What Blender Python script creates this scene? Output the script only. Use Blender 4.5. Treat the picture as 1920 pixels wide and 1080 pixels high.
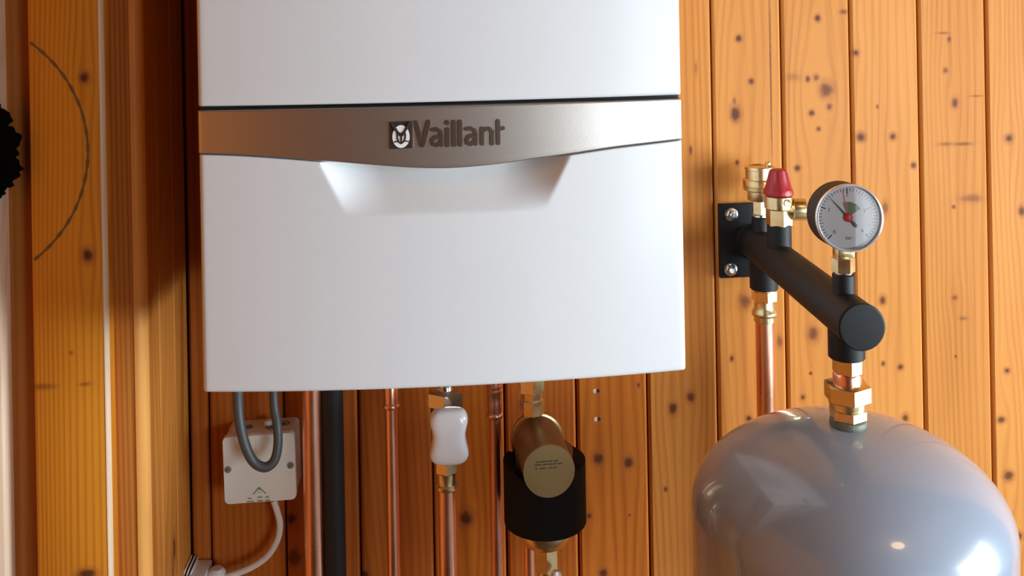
import bpy, bmesh, math, random
from mathutils import Vector, Matrix

for o in list(bpy.data.objects):
    bpy.data.objects.remove(o)
scene = bpy.context.scene
COL = scene.collection
rng = random.Random(7)
R = math.radians

# ------------------------------------------------------------------ camera
F_PX, YAW, ROLL, PITCH, SHIFT_PX = 1819.3, 0.07367, -0.0181, 0.0, -513.5
CAM = Vector((0.0, -1.245, 1.5))
cam_rot = Matrix.Rotation(-YAW, 3, 'Z') @ Matrix.Rotation(math.pi / 2 + PITCH, 3, 'X') @ Matrix.Rotation(ROLL, 3, 'Z')
cd = bpy.data.cameras.new('camera')
cam = bpy.data.objects.new('camera', cd)
COL.objects.link(cam)
cam.matrix_world = Matrix.Translation(CAM) @ cam_rot.to_4x4()
cd.sensor_width = 36.0
cd.lens = F_PX / 1920 * 36.0
cd.shift_y = SHIFT_PX / 1920
cd.clip_start = 0.02
scene.camera = cam

# ------------------------------------------------------------------ world, daylight, exposure
world = bpy.data.worlds.new('world')
scene.world = world
world.use_nodes = True
bg = world.node_tree.nodes['Background']
bg.inputs['Color'].default_value = (0.62, 0.78, 1.0, 1)
bg.inputs['Strength'].default_value = 1.2
vs = scene.view_settings
vs.view_transform = 'Standard'
vs.look = 'None'
vs.exposure = 0.10
vs.gamma = 1.0
vs.use_curve_mapping = False

ROOM = dict(x0=-1.25, x1=2.3, y0=-3.0, y1=0.0, z1=2.4)
WIN1 = (-1.95, -0.60, 0.50, 1.75)        # right wall: y0, y1, z0, z1
WIN2 = (1.20, 2.25, 0.50, 1.75)          # wall behind the camera: x0, x1, z0, z1


def area_light(name, loc, direction, sx, sy, power, color):
    ld = bpy.data.lights.new(name, 'AREA')
    ld.shape = 'RECTANGLE'
    ld.size, ld.size_y = sx, sy
    ld.energy = power
    ld.color = color
    lo = bpy.data.objects.new(name, ld)
    COL.objects.link(lo)
    lo.location = loc
    lo.rotation_euler = Vector(direction).to_track_quat('-Z', 'Y').to_euler()
    return lo


area_light('daylight_window_side', (ROOM['x1'] + 0.05, (WIN1[0] + WIN1[1]) / 2, (WIN1[2] + WIN1[3]) / 2), (-1, 0, 0),
           WIN1[1] - WIN1[0] - .04, WIN1[3] - WIN1[2] - .04, 125.0, (0.82, 0.93, 1.0))
area_light('daylight_window_rear', ((WIN2[0] + WIN2[1]) / 2, ROOM['y0'] - 0.05, (WIN2[2] + WIN2[3]) / 2), (0, 1, 0),
           WIN2[1] - WIN2[0] - .04, WIN2[3] - WIN2[2] - .04, 34.0, (0.82, 0.93, 1.0))


# ------------------------------------------------------------------ measuring helpers
def P(px, py, Y):
    """point on the plane y = Y that the photograph shows at pixel (px, py)"""
    v = cam_rot @ Vector(((px - 960) / F_PX, -(py - 540 - SHIFT_PX) / F_PX, -1.0))
    return CAM + v * ((Y - CAM.y) / v.y)


def proj(p):
    v = cam_rot.transposed() @ (Vector(p) - CAM)
    return (960 + F_PX * v.x / -v.z, 540 + SHIFT_PX - F_PX * v.y / -v.z)


def rad(px, p):
    v = cam_rot.transposed() @ (Vector(p) - CAM)
    return px * -v.z / F_PX


# ------------------------------------------------------------------ materials
def new_mat(name):
    m = bpy.data.materials.new(name)
    m.use_nodes = True
    return m, m.node_tree, m.node_tree.nodes['Principled BSDF']


def plain(name, col, rough=.4, metal=0.0, coat=0.0, coat_rough=.1, spec=.5, var=0.0, vscale=30, bump=0.0, bscale=400, rvar=0.0, sub=0.0):
    m, nt, b = new_mat(name)
    b.inputs['Base Color'].default_value = (*col, 1)
    b.inputs['Roughness'].default_value = rough
    b.inputs['Metallic'].default_value = metal
    b.inputs['Coat Weight'].default_value = coat
    b.inputs['Coat Roughness'].default_value = coat_rough
    b.inputs['Specular IOR Level'].default_value = spec
    tc = nt.nodes.new('ShaderNodeTexCoord')
    n = nt.nodes.new('ShaderNodeTexNoise')
    n.inputs['Scale'].default_value = vscale
    n.inputs['Detail'].default_value = 4
    nt.links.new(tc.outputs['Object'], n.inputs['Vector'])
    if var:
        mx = nt.nodes.new('ShaderNodeMix')
        mx.data_type = 'RGBA'
        mx.inputs[6].default_value = (*[c * (1 - var) for c in col], 1)
        mx.inputs[7].default_value = (*[min(1, c * (1 + var)) for c in col], 1)
        nt.links.new(n.outputs['Fac'], mx.inputs[0])
        nt.links.new(mx.outputs[2], b.inputs['Base Color'])
    if rvar:
        mr = nt.nodes.new('ShaderNodeMapRange')
        mr.inputs[1].default_value = .3
        mr.inputs[2].default_value = .7
        mr.inputs[3].default_value = max(.02, rough - rvar)
        mr.inputs[4].default_value = rough + rvar
        nt.links.new(n.outputs['Fac'], mr.inputs[0])
        nt.links.new(mr.outputs[0], b.inputs['Roughness'])
    if bump:
        n2 = nt.nodes.new('ShaderNodeTexNoise')
        n2.inputs['Scale'].default_value = bscale
        n2.inputs['Detail'].default_value = 3
        nt.links.new(tc.outputs['Object'], n2.inputs['Vector'])
        bp = nt.nodes.new('ShaderNodeBump')
        bp.inputs['Strength'].default_value = bump
        bp.inputs['Distance'].default_value = .001
        nt.links.new(n2.outputs['Fac'], bp.inputs['Height'])
        nt.links.new(bp.outputs['Normal'], b.inputs['Normal'])
    return m


def wood(name, light=(.66, .33, .10), dark=(.44, .175, .04), knots=(), seed=0.0, rough=.52, ring=24.0, fig=9.0, ringmix=.42,
         coat=.08, knot_col=(.095, .026, .012), axis='X', fine=320.0, freq=700.0, streak=.62):
    """varnished pine: rings and fibre run along z; knots = (x, z, rx, rz, strength) in object space"""
    m, nt, b = new_mat(name)
    N, L = nt.nodes, nt.links

    def math_(op, a, c=None, clamp=False):
        n = N.new('ShaderNodeMath')
        n.operation = op
        n.use_clamp = clamp
        for i, v in enumerate((a, c)):
            if v is None:
                continue
            if isinstance(v, (int, float)):
                n.inputs[i].default_value = v
            else:
                L.new(v, n.inputs[i])
        return n.outputs[0]

    def rng_(v, a, c, d, e, smooth=True):
        n = N.new('ShaderNodeMapRange')
        if smooth:
            n.interpolation_type = 'SMOOTHSTEP'
        L.new(v, n.inputs[0])
        for i, k in enumerate((a, c, d, e)):
            n.inputs[i + 1].default_value = k
        return n.outputs[0]

    def mixc(f, a, c):
        n = N.new('ShaderNodeMix')
        n.data_type = 'RGBA'
        if isinstance(f, (int, float)):
            n.inputs[0].default_value = f
        else:
            L.new(f, n.inputs[0])
        for i, v in ((6, a), (7, c)):
            if isinstance(v, tuple):
                n.inputs[i].default_value = (*v, 1)
            else:
                L.new(v, n.inputs[i])
        return n.outputs[2]

    tc = N.new('ShaderNodeTexCoord')
    sp = N.new('ShaderNodeSeparateXYZ')
    L.new(tc.outputs['Object'], sp.inputs[0])
    x = sp.outputs[0] if axis == 'X' else sp.outputs[1]
    y = sp.outputs[1] if axis == 'X' else sp.outputs[0]
    z = sp.outputs[2]
    co = N.new('ShaderNodeCombineXYZ')
    L.new(x, co.inputs[0])
    L.new(z, co.inputs[2])
    # wobble so that knot outlines are not perfect ellipses
    wn = N.new('ShaderNodeTexNoise')
    wn.inputs['Scale'].default_value = 90
    L.new(tc.outputs['Object'], wn.inputs['Vector'])
    wob = math_('MULTIPLY', math_('SUBTRACT', wn.outputs['Fac'], .5), .9)
    xe, kmask, halo = x, None, None
    for (kx, kz, rx, rz, st) in knots:
        s = N.new('ShaderNodeVectorMath')
        s.operation = 'SUBTRACT'
        L.new(co.outputs[0], s.inputs[0])
        s.inputs[1].default_value = (kx, 0, kz)
        q = N.new('ShaderNodeVectorMath')
        q.operation = 'MULTIPLY'
        L.new(s.outputs[0], q.inputs[0])
        q.inputs[1].default_value = (1 / rx, 0, 1 / rz)
        ln = N.new('ShaderNodeVectorMath')
        ln.operation = 'LENGTH'
        L.new(q.outputs[0], ln.inputs[0])
        r = math_('ADD', ln.outputs['Value'], wob)
        k = rng_(r, .35, 1.15, st, 0.0)
        h = rng_(r, .8, 2.0, st, 0.0)
        kmask = k if kmask is None else math_('MAXIMUM', kmask, k)
        halo = h if halo is None else math_('MAXIMUM', halo, h)
        if rz < 6 * rx and rx > .003 and rx < 1.4 * rz:
            q2 = N.new('ShaderNodeVectorMath')
            q2.operation = 'MULTIPLY'
            L.new(s.outputs[0], q2.inputs[0])
            q2.inputs[1].default_value = (1 / (rx * 2.2), 0, 1 / (rz * 6))
            dt = N.new('ShaderNodeVectorMath')
            dt.operation = 'DOT_PRODUCT'
            L.new(q2.outputs[0], dt.inputs[0])
            L.new(q2.outputs[0], dt.inputs[1])
            g = math_('DIVIDE', .75, math_('ADD', dt.outputs['Value'], 1.0))
            xe = math_('SUBTRACT', xe, math_('MULTIPLY', math_('SUBTRACT', x, kx), g))
    # growth rings: contour lines of a stretched noise make cathedral figure
    c2 = N.new('ShaderNodeCombineXYZ')
    L.new(math_('ADD', math_('MULTIPLY', xe, fig), seed * 3.7), c2.inputs[0])
    L.new(math_('MULTIPLY', y, fig), c2.inputs[1])
    L.new(math_('ADD', math_('MULTIPLY', z, fig * .085), seed * 1.3), c2.inputs[2])
    n1 = N.new('ShaderNodeTexNoise')
    n1.inputs['Scale'].default_value = 1.0
    n1.inputs['Detail'].default_value = 1.2
    L.new(c2.outputs[0], n1.inputs['Vector'])
    rings = math_('SINE', math_('ADD', math_('MULTIPLY', n1.outputs['Fac'], ring * 6.28), math_('MULTIPLY', xe, freq)))
    rings = rng_(rings, -.9, 1.0, 0.0, 1.0, False)
    rings = math_('POWER', rings, 1.8)
    # fibre streaks
    c3 = N.new('ShaderNodeCombineXYZ')
    L.new(math_('MULTIPLY', xe, fine), c3.inputs[0])
    L.new(math_('MULTIPLY', y, fine), c3.inputs[1])
    L.new(math_('ADD', math_('MULTIPLY', z, 5.0), seed), c3.inputs[2])
    n2 = N.new('ShaderNodeTexNoise')
    n2.inputs['Scale'].default_value = 1.0
    n2.inputs['Detail'].default_value = 3
    L.new(c3.outputs[0], n2.inputs['Vector'])
    # slow tint
    c4 = N.new('ShaderNodeCombineXYZ')
    L.new(math_('ADD', math_('MULTIPLY', x, 14), seed * 2.1), c4.inputs[0])
    L.new(math_('ADD', math_('MULTIPLY', z, 2.2), seed), c4.inputs[2])
    n3 = N.new('ShaderNodeTexNoise')
    n3.inputs['Scale'].default_value = 1.0
    n3.inputs['Detail'].default_value = 2
    L.new(c4.outputs[0], n3.inputs['Vector'])
    f1 = math_('ADD', math_('MULTIPLY', rings, ringmix), math_('MULTIPLY', math_('SUBTRACT', n2.outputs['Fac'], .45), streak))
    f1 = math_('ADD', f1, math_('MULTIPLY', math_('SUBTRACT', n3.outputs['Fac'], .5), .9), True)
    col = mixc(f1, light, dark)
    if kmask is not None:
        col = mixc(math_('MULTIPLY', halo, .60), col, (.34, .105, .030))
        col = mixc(math_('MULTIPLY', kmask, .93), col, knot_col)
    L.new(col, b.inputs['Base Color'])
    L.new(rng_(n2.outputs['Fac'], .2, .8, rough - .06, rough + .1, False), b.inputs['Roughness'])
    b.inputs['Coat Weight'].default_value = coat
    b.inputs['Coat Roughness'].default_value = .22
    b.inputs['Specular IOR Level'].default_value = .14
    bp = N.new('ShaderNodeBump')
    bp.inputs['Strength'].default_value = .25
    bp.inputs['Distance'].default_value = .0006
    L.new(math_('ADD', n2.outputs['Fac'], math_('MULTIPLY', rings, .6)), bp.inputs['Height'])
    L.new(bp.outputs['Normal'], b.inputs['Normal'])
    return m


M = {}
M['white'] = plain('white_enamel', (.70, .72, .735), .38, coat=.25, coat_rough=.15, var=.012, vscale=3)
M['seam_shade_black'] = plain('seam_shade_black', (.012, .012, .014), .5)
M['band'] = plain('satin_metal', (.60, .55, .50), .36, metal=1.0, bump=.05, bscale=900)
M['badge'] = plain('badge_grey', (.16, .125, .10), .34, metal=.8)
M['badge_dark'] = plain('badge_dark', (.05, .038, .032), .4, metal=.4)
M['badge_white'] = plain('badge_white', (.85, .84, .82), .35)
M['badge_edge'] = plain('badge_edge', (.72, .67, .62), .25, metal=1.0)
M['copper'] = plain('copper', (.92, .48, .33), .30, metal=1.0, var=.06, vscale=14, rvar=.06)
M['brass'] = plain('brass', (.80, .63, .34), .29, metal=1.0, var=.10, vscale=60, rvar=.06)
M['brass_dull'] = plain('aged_brass', (.26, .185, .095), .46, metal=.85, var=.15, vscale=40, bump=.15, bscale=700)
M['chrome'] = plain('chrome', (.70, .68, .66), .16, metal=1.0)
M['zinc'] = plain('zinc', (.74, .76, .78), .22, metal=1.0)
M['black'] = plain('black_powder_coat', (.008, .0085, .0095), .52, spec=.32, bump=.12, bscale=1500)
M['foam'] = plain('black_foam', (.006, .006, .006), .75, spec=.2, bump=.3, bscale=600)
M['fuzz'] = plain('black_matt', (.003, .003, .003), .9, spec=.05)
M['red'] = plain('red_plastic', (.36, .010, .016), .42, var=.06)
M['grey_paint'] = plain('grey_gloss_paint', (.30, .35, .43), .24, coat=.7, coat_rough=.035)
M['grey_cable'] = plain('grey_cable', (.082, .085, .088), .42)
M['white_cable'] = plain('white_cable', (.78, .74, .68), .42)
M['box_grey'] = plain('box_plastic', (.84, .83, .76), .42, var=.03, vscale=12)
M['box_hole'] = plain('box_knockout', (.22, .21, .19), .6)
M['plug'] = plain('plug_plastic', (.72, .71, .70), .38)
M['handle'] = plain('white_glossy_plastic', (.82, .82, .84), .22, coat=.6, coat_rough=.06)
M['pipe_dark'] = plain('dark_grey_lagging', (.020, .021, .022), .6, spec=.3, var=.1)
M['dial'] = plain('dial_white', (.80, .78, .80), .5)
M['ink'] = plain('ink_black', (.02, .02, .022), .5)
M['ink_red'] = plain('ink_red', (.75, .02, .03), .4)
M['ink_green'] = plain('ink_green', (.10, .20, .05), .5)
M['dial_shade'] = plain('dial_shade', (.36, .17, .10), .5)
M['pencil'] = plain('pencil_grey', (.17, .085, .022), .6, var=.3, vscale=90)
M['hole'] = plain('hole_dark', (.03, .012, .006), .8)
M['raw_and_lit_wood'] = wood('pale_raw_and_lit_wood', (.82, .62, .44), (.62, .42, .26), seed=4.4, coat=0, rough=.6, ringmix=.3)  # raw board and plugs; its paleness also paints the lit arris
M['print_green'] = plain('print_green', (.20, .36, .06), .5)
M['print_grey'] = plain('print_grey', (.30, .30, .20), .5)
M['ceiling'] = plain('ceiling_white', (.78, .77, .74), .8, var=.03, vscale=5)
M['floor'] = plain('floor_brown', (.06, .035, .022), .5, var=.2, vscale=4)
M['room_wood'] = wood('room_wood', (.13, .055, .018), (.07, .027, .009), seed=9.0, ringmix=.4)
M['frame_white'] = plain('frame_white', (.75, .74, .72), .4)
M['gasket'] = plain('sealing_tape', (.13, .14, .105), .5, var=.3, vscale=120, bump=.5, bscale=500)
M['lamp_glow'] = plain('lamp_glow', (1, .8, .55), .5)
_b = M['lamp_glow'].node_tree.nodes['Principled BSDF']
_b.inputs['Emission Color'].default_value = (1, .62, .30, 1)
_b.inputs['Emission Strength'].default_value = 14.0

# clear glass of the gauge: mostly transparent, Fresnel gloss on top
gm, gt, gb = new_mat('clear_glass')
gt.nodes.remove(gb)
g_tr = gt.nodes.new('ShaderNodeBsdfTransparent')
g_tr.inputs[0].default_value = (.95, .95, .95, 1)
g_gl = gt.nodes.new('ShaderNodeBsdfGlossy')
g_gl.inputs['Roughness'].default_value = .04
g_fr = gt.nodes.new('ShaderNodeFresnel')
g_fr.inputs[0].default_value = 1.35
g_mx = gt.nodes.new('ShaderNodeMixShader')
gt.links.new(g_fr.outputs[0], g_mx.inputs[0])
gt.links.new(g_tr.outputs[0], g_mx.inputs[1])
gt.links.new(g_gl.outputs[0], g_mx.inputs[2])
gt.links.new(g_mx.outputs[0], gt.nodes['Material Output'].inputs[0])
M['glass'] = gm


# ------------------------------------------------------------------ mesh helpers
def link(name, me, mat, parent=None):
    me.materials.append(mat)
    o = bpy.data.objects.new(name, me)
    COL.objects.link(o)
    if parent is not None:
        o.parent = parent
    return o


def root_loc(o):
    l = Vector((0, 0, 0))
    while o is not None:
        l += o.location
        o = o.parent
    return l


def obj(name, bm, mat, parent=None, angle=38, label=None, origin=None):
    """bm holds world coordinates; the object is placed at its origin (or inherits the thing's base)"""
    base = root_loc(parent) if parent is not None else Vector((0, 0, 0))
    loc = Vector((0, 0, 0))
    if origin is not None:
        loc = Vector(origin) - base
        base = Vector(origin)
    bmesh.ops.translate(bm, verts=bm.verts, vec=-base)
    bmesh.ops.recalc_face_normals(bm, faces=bm.faces)
    me = bpy.data.meshes.new(name)
    bm.to_mesh(me)
    bm.free()
    me.polygons.foreach_set('use_smooth', [True] * len(me.polygons))
    me.set_sharp_from_angle(angle=R(angle))
    o = link(name, me, mat, parent)
    o.location = loc
    if label:
        o['label'] = label
    return o


def thing(name, label, cat, loc, group=None):
    o = bpy.data.objects.new(name, None)
    o.empty_display_size = .05
    COL.objects.link(o)
    o.location = loc
    o['label'] = label
    o['category'] = cat
    if group:
        o['group'] = group
    return o


def tag(o, label, cat, group=None):
    o['label'] = label
    o['category'] = cat
    if group:
        o['group'] = group
    return o


def struct(o):
    o['kind'] = 'structure'
    return o


def B():
    return bmesh.new()


def box(bm, x0, x1, y0, y1, z0, z1, bev=0.0, seg=2, mat4=None):
    r = bmesh.ops.create_cube(bm, size=1)
    vs_ = r['verts']
    bmesh.ops.scale(bm, verts=vs_, vec=(abs(x1 - x0), abs(y1 - y0), abs(z1 - z0)))
    bmesh.ops.translate(bm, verts=vs_, vec=((x0 + x1) / 2, (y0 + y1) / 2, (z0 + z1) / 2))
    if bev:
        es = list({e for v in vs_ for e in v.link_edges})
        r2 = bmesh.ops.bevel(bm, geom=es, offset=bev, segments=seg, profile=.5, affect='EDGES')
        vs_ = list({v for f in r2['faces'] for v in f.verts} | {v for v in vs_ if v.is_valid})
    if mat4 is not None:
        bmesh.ops.transform(bm, matrix=mat4, verts=vs_)
    return bm


def frame_of(ax):
    a = Vector(ax).normalized()
    u = a.orthogonal().normalized() if abs(a.z) < .9 else Vector((1, 0, 0))
    u = (u - a * u.dot(a)).normalized()
    return u, a.cross(u), a


def lathe(bm, prof, o, ax=(0, 0, 1), n=40, rot=0.0, cap=True):
    """prof = [(radius, height along axis)]"""
    u, v, a = frame_of(ax)
    o = Vector(o)
    rings = []
    for (r, h) in prof:
        if r < 1e-6:
            rings.append([bm.verts.new(o + a * h)])
        else:
            rings.append([bm.verts.new(o + a * h + (u * math.cos(t) + v * math.sin(t)) * r)
                          for t in [rot + 2 * math.pi * i / n for i in range(n)]])
    for A, C in zip(rings, rings[1:]):
        for i in range(n):
            j = (i + 1) % n
            if len(A) == 1 and len(C) == 1:
                continue
            if len(A) == 1:
                bm.faces.new((A[0], C[i], C[j]))
            elif len(C) == 1:
                bm.faces.new((A[i], C[0], A[j]))
            else:
                bm.faces.new((A[i], A[j], C[j], C[i]))
    if cap:
        for q in (rings[0], rings[-1]):
            if len(q) > 2:
                bm.faces.new(q)
    return bm


def cyl(bm, o, ax, r, h0, h1, ch=.0008, n=40):
    return lathe(bm, [(r - ch, h0), (r, h0 + ch), (r, h1 - ch), (r - ch, h1)], o, ax, n)


def hexn(bm, o, ax, r, h0, h1, rot=0.0, ch=None):
    """hexagonal nut with chamfered corners; r = corner radius"""
    ch = ch if ch is not None else r * .07
    return lathe(bm, [(r - ch, h0), (r, h0 + ch * .6), (r, h1 - ch * .6), (r - ch, h1)], o, ax, 6, rot)


def smooth_path(pts, sub=10):
    pts = [Vector(p) for p in pts]
    q = [pts[0] * 2 - pts[1]] + pts + [pts[-1] * 2 - pts[-2]]
    out = []
    for i in range(1, len(q) - 2):
        a, b_, c, d = q[i - 1:i + 3]
        for k in range(sub):
            t = k / sub
            out.append(.5 * ((2 * b_) + (c - a) * t + (2 * a - 5 * b_ + 4 * c - d) * t * t + (3 * b_ - a - 3 * c + d) * t ** 3))
    out.append(pts[-1])
    return out


def tube(bm, pts, r, n=18):
    rings = []
    u = None
    for i, p in enumerate(pts):
        t = (pts[min(i + 1, len(pts) - 1)] - pts[max(i - 1, 0)]).normalized()
        if u is None:
            u = t.orthogonal().normalized()
        u = (u - t * u.dot(t)).normalized()
        v = t.cross(u)
        rr = r(i / (len(pts) - 1)) if callable(r) else r
        rings.append([bm.verts.new(p + (u * math.cos(a) + v * math.sin(a)) * rr) for a in [2 * math.pi * k / n for k in range(n)]])
    for A, C in zip(rings, rings[1:]):
        for i in range(n):
            j = (i + 1) % n
            bm.faces.new((A[i], A[j], C[j], C[i]))
    bm.faces.new(rings[0])
    bm.faces.new(rings[-1])
    return bm


def sheet_prism(bm, poly, d0, d1, place):
    """2D outline extruded between depths d0..d1; place(u, v, d) -> world"""
    A = [bm.verts.new(place(u, v, d0)) for u, v in poly]
    C = [bm.verts.new(place(u, v, d1)) for u, v in poly]
    bm.faces.new(A)
    bm.faces.new(C[::-1])
    n = len(poly)
    for i in range(n):
        j = (i + 1) % n
        bm.faces.new((A[j], A[i], C[i], C[j]))
    return bm


def stroke(bm, pts, w, d0, d1, place, cap=5):
    """thick polyline with round ends, built as quads with a fan of segments"""
    for (a, b_) in zip(pts, pts[1:]):
        a, b_ = Vector(a), Vector(b_)
        t = b_ - a
        ang = math.atan2(t.y, t.x)
        poly = []
        for s, c in ((1, b_), (-1, a)):
            for k in range(cap + 1):
                q = ang + (-math.pi / 2 + math.pi * k / cap) + (0 if s == 1 else math.pi)
                poly.append((c.x + math.cos(q) * w / 2, c.y + math.sin(q) * w / 2))
        sheet_prism(bm, poly, d0, d1, place)
    return bm


def text_mesh(txt, size):
    cu = bpy.data.curves.new('t', 'FONT')
    cu.body = txt
    cu.size = size
    cu.align_x = 'CENTER'
    cu.align_y = 'CENTER'
    to = bpy.data.objects.new('t', cu)
    COL.objects.link(to)
    bpy.context.view_layer.update()
    dg = bpy.context.evaluated_depsgraph_get()
    me = bpy.data.meshes.new_from_object(to.evaluated_get(dg))
    bm = bmesh.new()
    bm.from_mesh(me)
    bpy.data.objects.remove(to)
    bpy.data.curves.remove(cu)
    bpy.data.meshes.remove(me)
    return bm


# ================================================================== SETTING
Z0, Z1 = 0.0, ROOM['z1']
PITCHX, OFFX = 0.09319, 0.16631
XC = P(350, 540, 0.0).x                       # corner of back wall and side return
YS = -0.187                                   # front of the side return

# knots read off the photograph: px, py, half width, half height, strength
KN = [(1385, 72, 7, 7, 1), (1408, 153, 6, 6, .9), (1379, 213, 10, 15, 1), (1382, 305, 4, 5, .9), (1445, 150, 1.4, 175, .75),
      (1372, 672, 4, 6, .9), (1404, 785, 6, 6, 1), (1398, 565, 13, 14, .7), (1462, 640, 6, 12, .6), (1377, 190, 4, 8, .6),
      (1533, 34, 6, 7, 1), (1582, 22, 8, 5, .7), (1515, 148, 5, 6, .9), (1530, 146, 6, 7, .7), (1550, 168, 13, 15, .85),
      (1555, 200, 6, 7, .8), (1522, 212, 6, 6, .95), (1535, 242, 5, 5, .8), (1495, 315, 6, 6, 1), (1488, 145, 16, 8, .3),
      (1525, 625, 11, 15, .8), (1520, 700, 3, 3, .9), (1505, 745, 5, 6, .9),
      (1605, 99, 6, 6, 1), (1613, 257, 9, 9, 1), (1674, 256, 7, 7, 1), (1645, 200, 2.5, 4, .8), (1713, 310, 6, 6, .9),
      (1655, 562, 7, 9, .9), (1656, 682, 4, 5, .8), (1688, 688, 6, 6, .9), (1697, 784, 7, 8, .9), (1660, 390, 6, 14, .6),
      (1780, 74, 4, 6, .8), (1773, 132, 5, 6, .7), (1790, 193, 7, 10, .85), (1768, 62, 14, 2.5, .5), (1772, 270, 16, 4, .5),
      (1806, 270, 18, 3.5, .6), (1788, 388, 4, 4, .8), (1822, 372, 24, 8, .5), (1790, 558, 6, 5, .7), (1806, 597, 10, 4, .5),
      (1792, 668, 3, 3, .8), (1830, 180, 14, 2, .5),
      (1892, 260, 8, 8, 1), (1916, 395, 7, 10, .9), (1888, 695, 6, 6, .9), (1878, 787, 8, 6, .9), (1891, 892, 10, 10, .9),
      (1911, 1005, 7, 8, .9),
      (1262, 766, 9, 11, 1), (1295, 744, 8, 11, .9), (1248, 917, 4, 5, .9), (1295, 282, 3, 9, .8), (1305, 130, 3, 14, .4),
      (1122, 860, 11, 13, 1), (1178, 868, 10, 13, 1), (1104, 967, 6, 6, .9), (1180, 966, 3, 3, .8), (1132, 1075, 9, 10, 1),
      (1197, 722, 3, 5, .8),
      (874, 972, 14, 15, 1), (546, 972, 11, 12, 1), (552, 1045, 14, 22, .85), (684, 1077, 9, 8, 1)]
KW = []
for (kx, ky, a, b_, st) in KN:
    w = P(kx, ky, 0)
    KW.append((w.x, w.z, rad(a, w), rad(b_, w), st))

bm = B()
box(bm, -1.7, ROOM['x1'] + .1, .0095, .09, Z0, Z1)
wall_back = struct(obj('wall_back', bm, M['room_wood']))
for n in range(-6, 15):
    x0 = OFFX + PITCHX * n
    x1 = x0 + PITCHX
    x0c = max(x0, XC)
    if x1 < XC + .01:
        continue
    xm = (x0 + x1) / 2
    loc = Vector((xm, 0, CAM.z))
    kn = [(a - xm, c - CAM.z, e, f, s) for (a, c, e, f, s) in KW if x0 <= a < x1]
    tint = rng.uniform(-.05, .05)
    mt = wood('plank_pine_%d' % (n + 6), *(((.61 + tint, .240 + tint * .6, .050 + tint * .2), (.37, .110, .015)) if n > 0 else ((.52 + tint, .150 + tint * .5, .020), (.28, .062, .006))), kn, seed=rng.uniform(0, 40),  # planks under the boiler and leftward: shade put into a darker, redder base
              ringmix=.30 if n > 1 else .42, fig=rng.uniform(7, 11), ring=rng.uniform(5, 9), freq=rng.uniform(550, 900))
    g, c, d = .0009, .0034, .0042
    prof = [(x0c + g, .0085), (x0c + g, d), (x0c + g + c * .35, d * .35), (x0c + g + c, 0), (x1 - g - c, 0), (x1 - g - c * .35, d * .35), (x1 - g, d), (x1 - g, .0085)]
    bm = B()
    lo = [bm.verts.new((q[0], q[1], Z0)) for q in prof]
    hi = [bm.verts.new((q[0], q[1], Z1)) for q in prof]
    for i in range(8):
        j = (i + 1) % 8
        bm.faces.new((lo[i], lo[j], hi[j], hi[i]))
    bm.faces.new(lo)
    bm.faces.new(hi)
    obj('plank', bm, mt, wall_back, angle=20, origin=loc)

# two old screw holes in the plank right of the filter
for (hx, hy) in ((1117, 733), (1119, 786)):
    w = P(hx, hy, 0)
    bm = B()
    lathe(bm, [(.0030, -.0005), (.0030, .0003), (.0020, .0006), (0, .0005)], w + Vector((-.0015, 0, 0)), (0, -1, 0), 14)
    obj('screw_plug', bm, M['raw_and_lit_wood'], wall_back)
    bm = B()
    lathe(bm, [(.0024, 0), (.0024, .0006), (0, .0007)], w + Vector((.0028, 0, 0)), (0, -1, 0), 14)
    obj('screw_hole', bm, M['hole'], wall_back)

# ---- side return on the left: two boards running back to the corner
bm = B()
box(bm, XC - .045, XC - .0095, YS + .012, .0095, Z0, Z1)
wall_left = struct(obj('wall_left', bm, M['room_wood']))
edges = [0.0, -.058, -.118, YS + .010]
side_kn = [(P(1, 1, 0).x, 0, 0, 0, 0)]
for i in range(3):
    y1, y0 = edges[i], edges[i + 1]
    ym = (y0 + y1) / 2
    kn = []
    if i == 1:
        kn = [(.012, -.62, .005, .016, .9), (.006, -.65, .003, .030, .7)]
    mt = wood('side_plank_pine_%d' % i, (.62, .235, .042), (.38, .115, .014), kn, seed=3.3 + i * 5, axis='Y', fig=9, ring=12)
    bm = B()
    g, c, d = .0006, .0025, .003
    prof = [(XC - .009, y0 + g), (XC - d, y0 + g), (XC, y0 + g + c), (XC, y1 - g - c), (XC - d, y1 - g), (XC - .009, y1 - g)]
    lo = [bm.verts.new((q[0], q[1], Z0)) for q in prof]
    hi = [bm.verts.new((q[0], q[1], Z1)) for q in prof]
    for k in range(6):
        j = (k + 1) % 6
        bm.faces.new((lo[k], lo[j], hi[j], hi[k]))
    bm.faces.new(lo)
    bm.faces.new(hi)
    obj('plank', bm, mt, wall_left, angle=20, origin=(XC, ym, CAM.z))


def board(name, xl, xr, yf, yb, mat, bev_r=.002, bev_l=.002, kindstruct=True, parent=None):
    bm = B()
    prof = [(xl, yb), (xl, yf + bev_l), (xl + bev_l * .3, yf + bev_l * .3), (xl + bev_l, yf), (xr - bev_r, yf), (xr - bev_r * .3, yf + bev_r * .3), (xr, yf + bev_r), (xr, yb)]
    lo = [bm.verts.new((q[0], q[1], Z0)) for q in prof]
    hi = [bm.verts.new((q[0], q[1], Z1)) for q in prof]
    for k in range(8):
        j = (k + 1) % 8
        bm.faces.new((lo[k], lo[j], hi[j], hi[k]))
    bm.faces.new(lo)
    bm.faces.new(hi)
    o = obj(name, bm, mat, parent, angle=50, origin=((xl + xr) / 2, yf, CAM.z))
    if kindstruct:
        struct(o)
    return o


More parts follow.
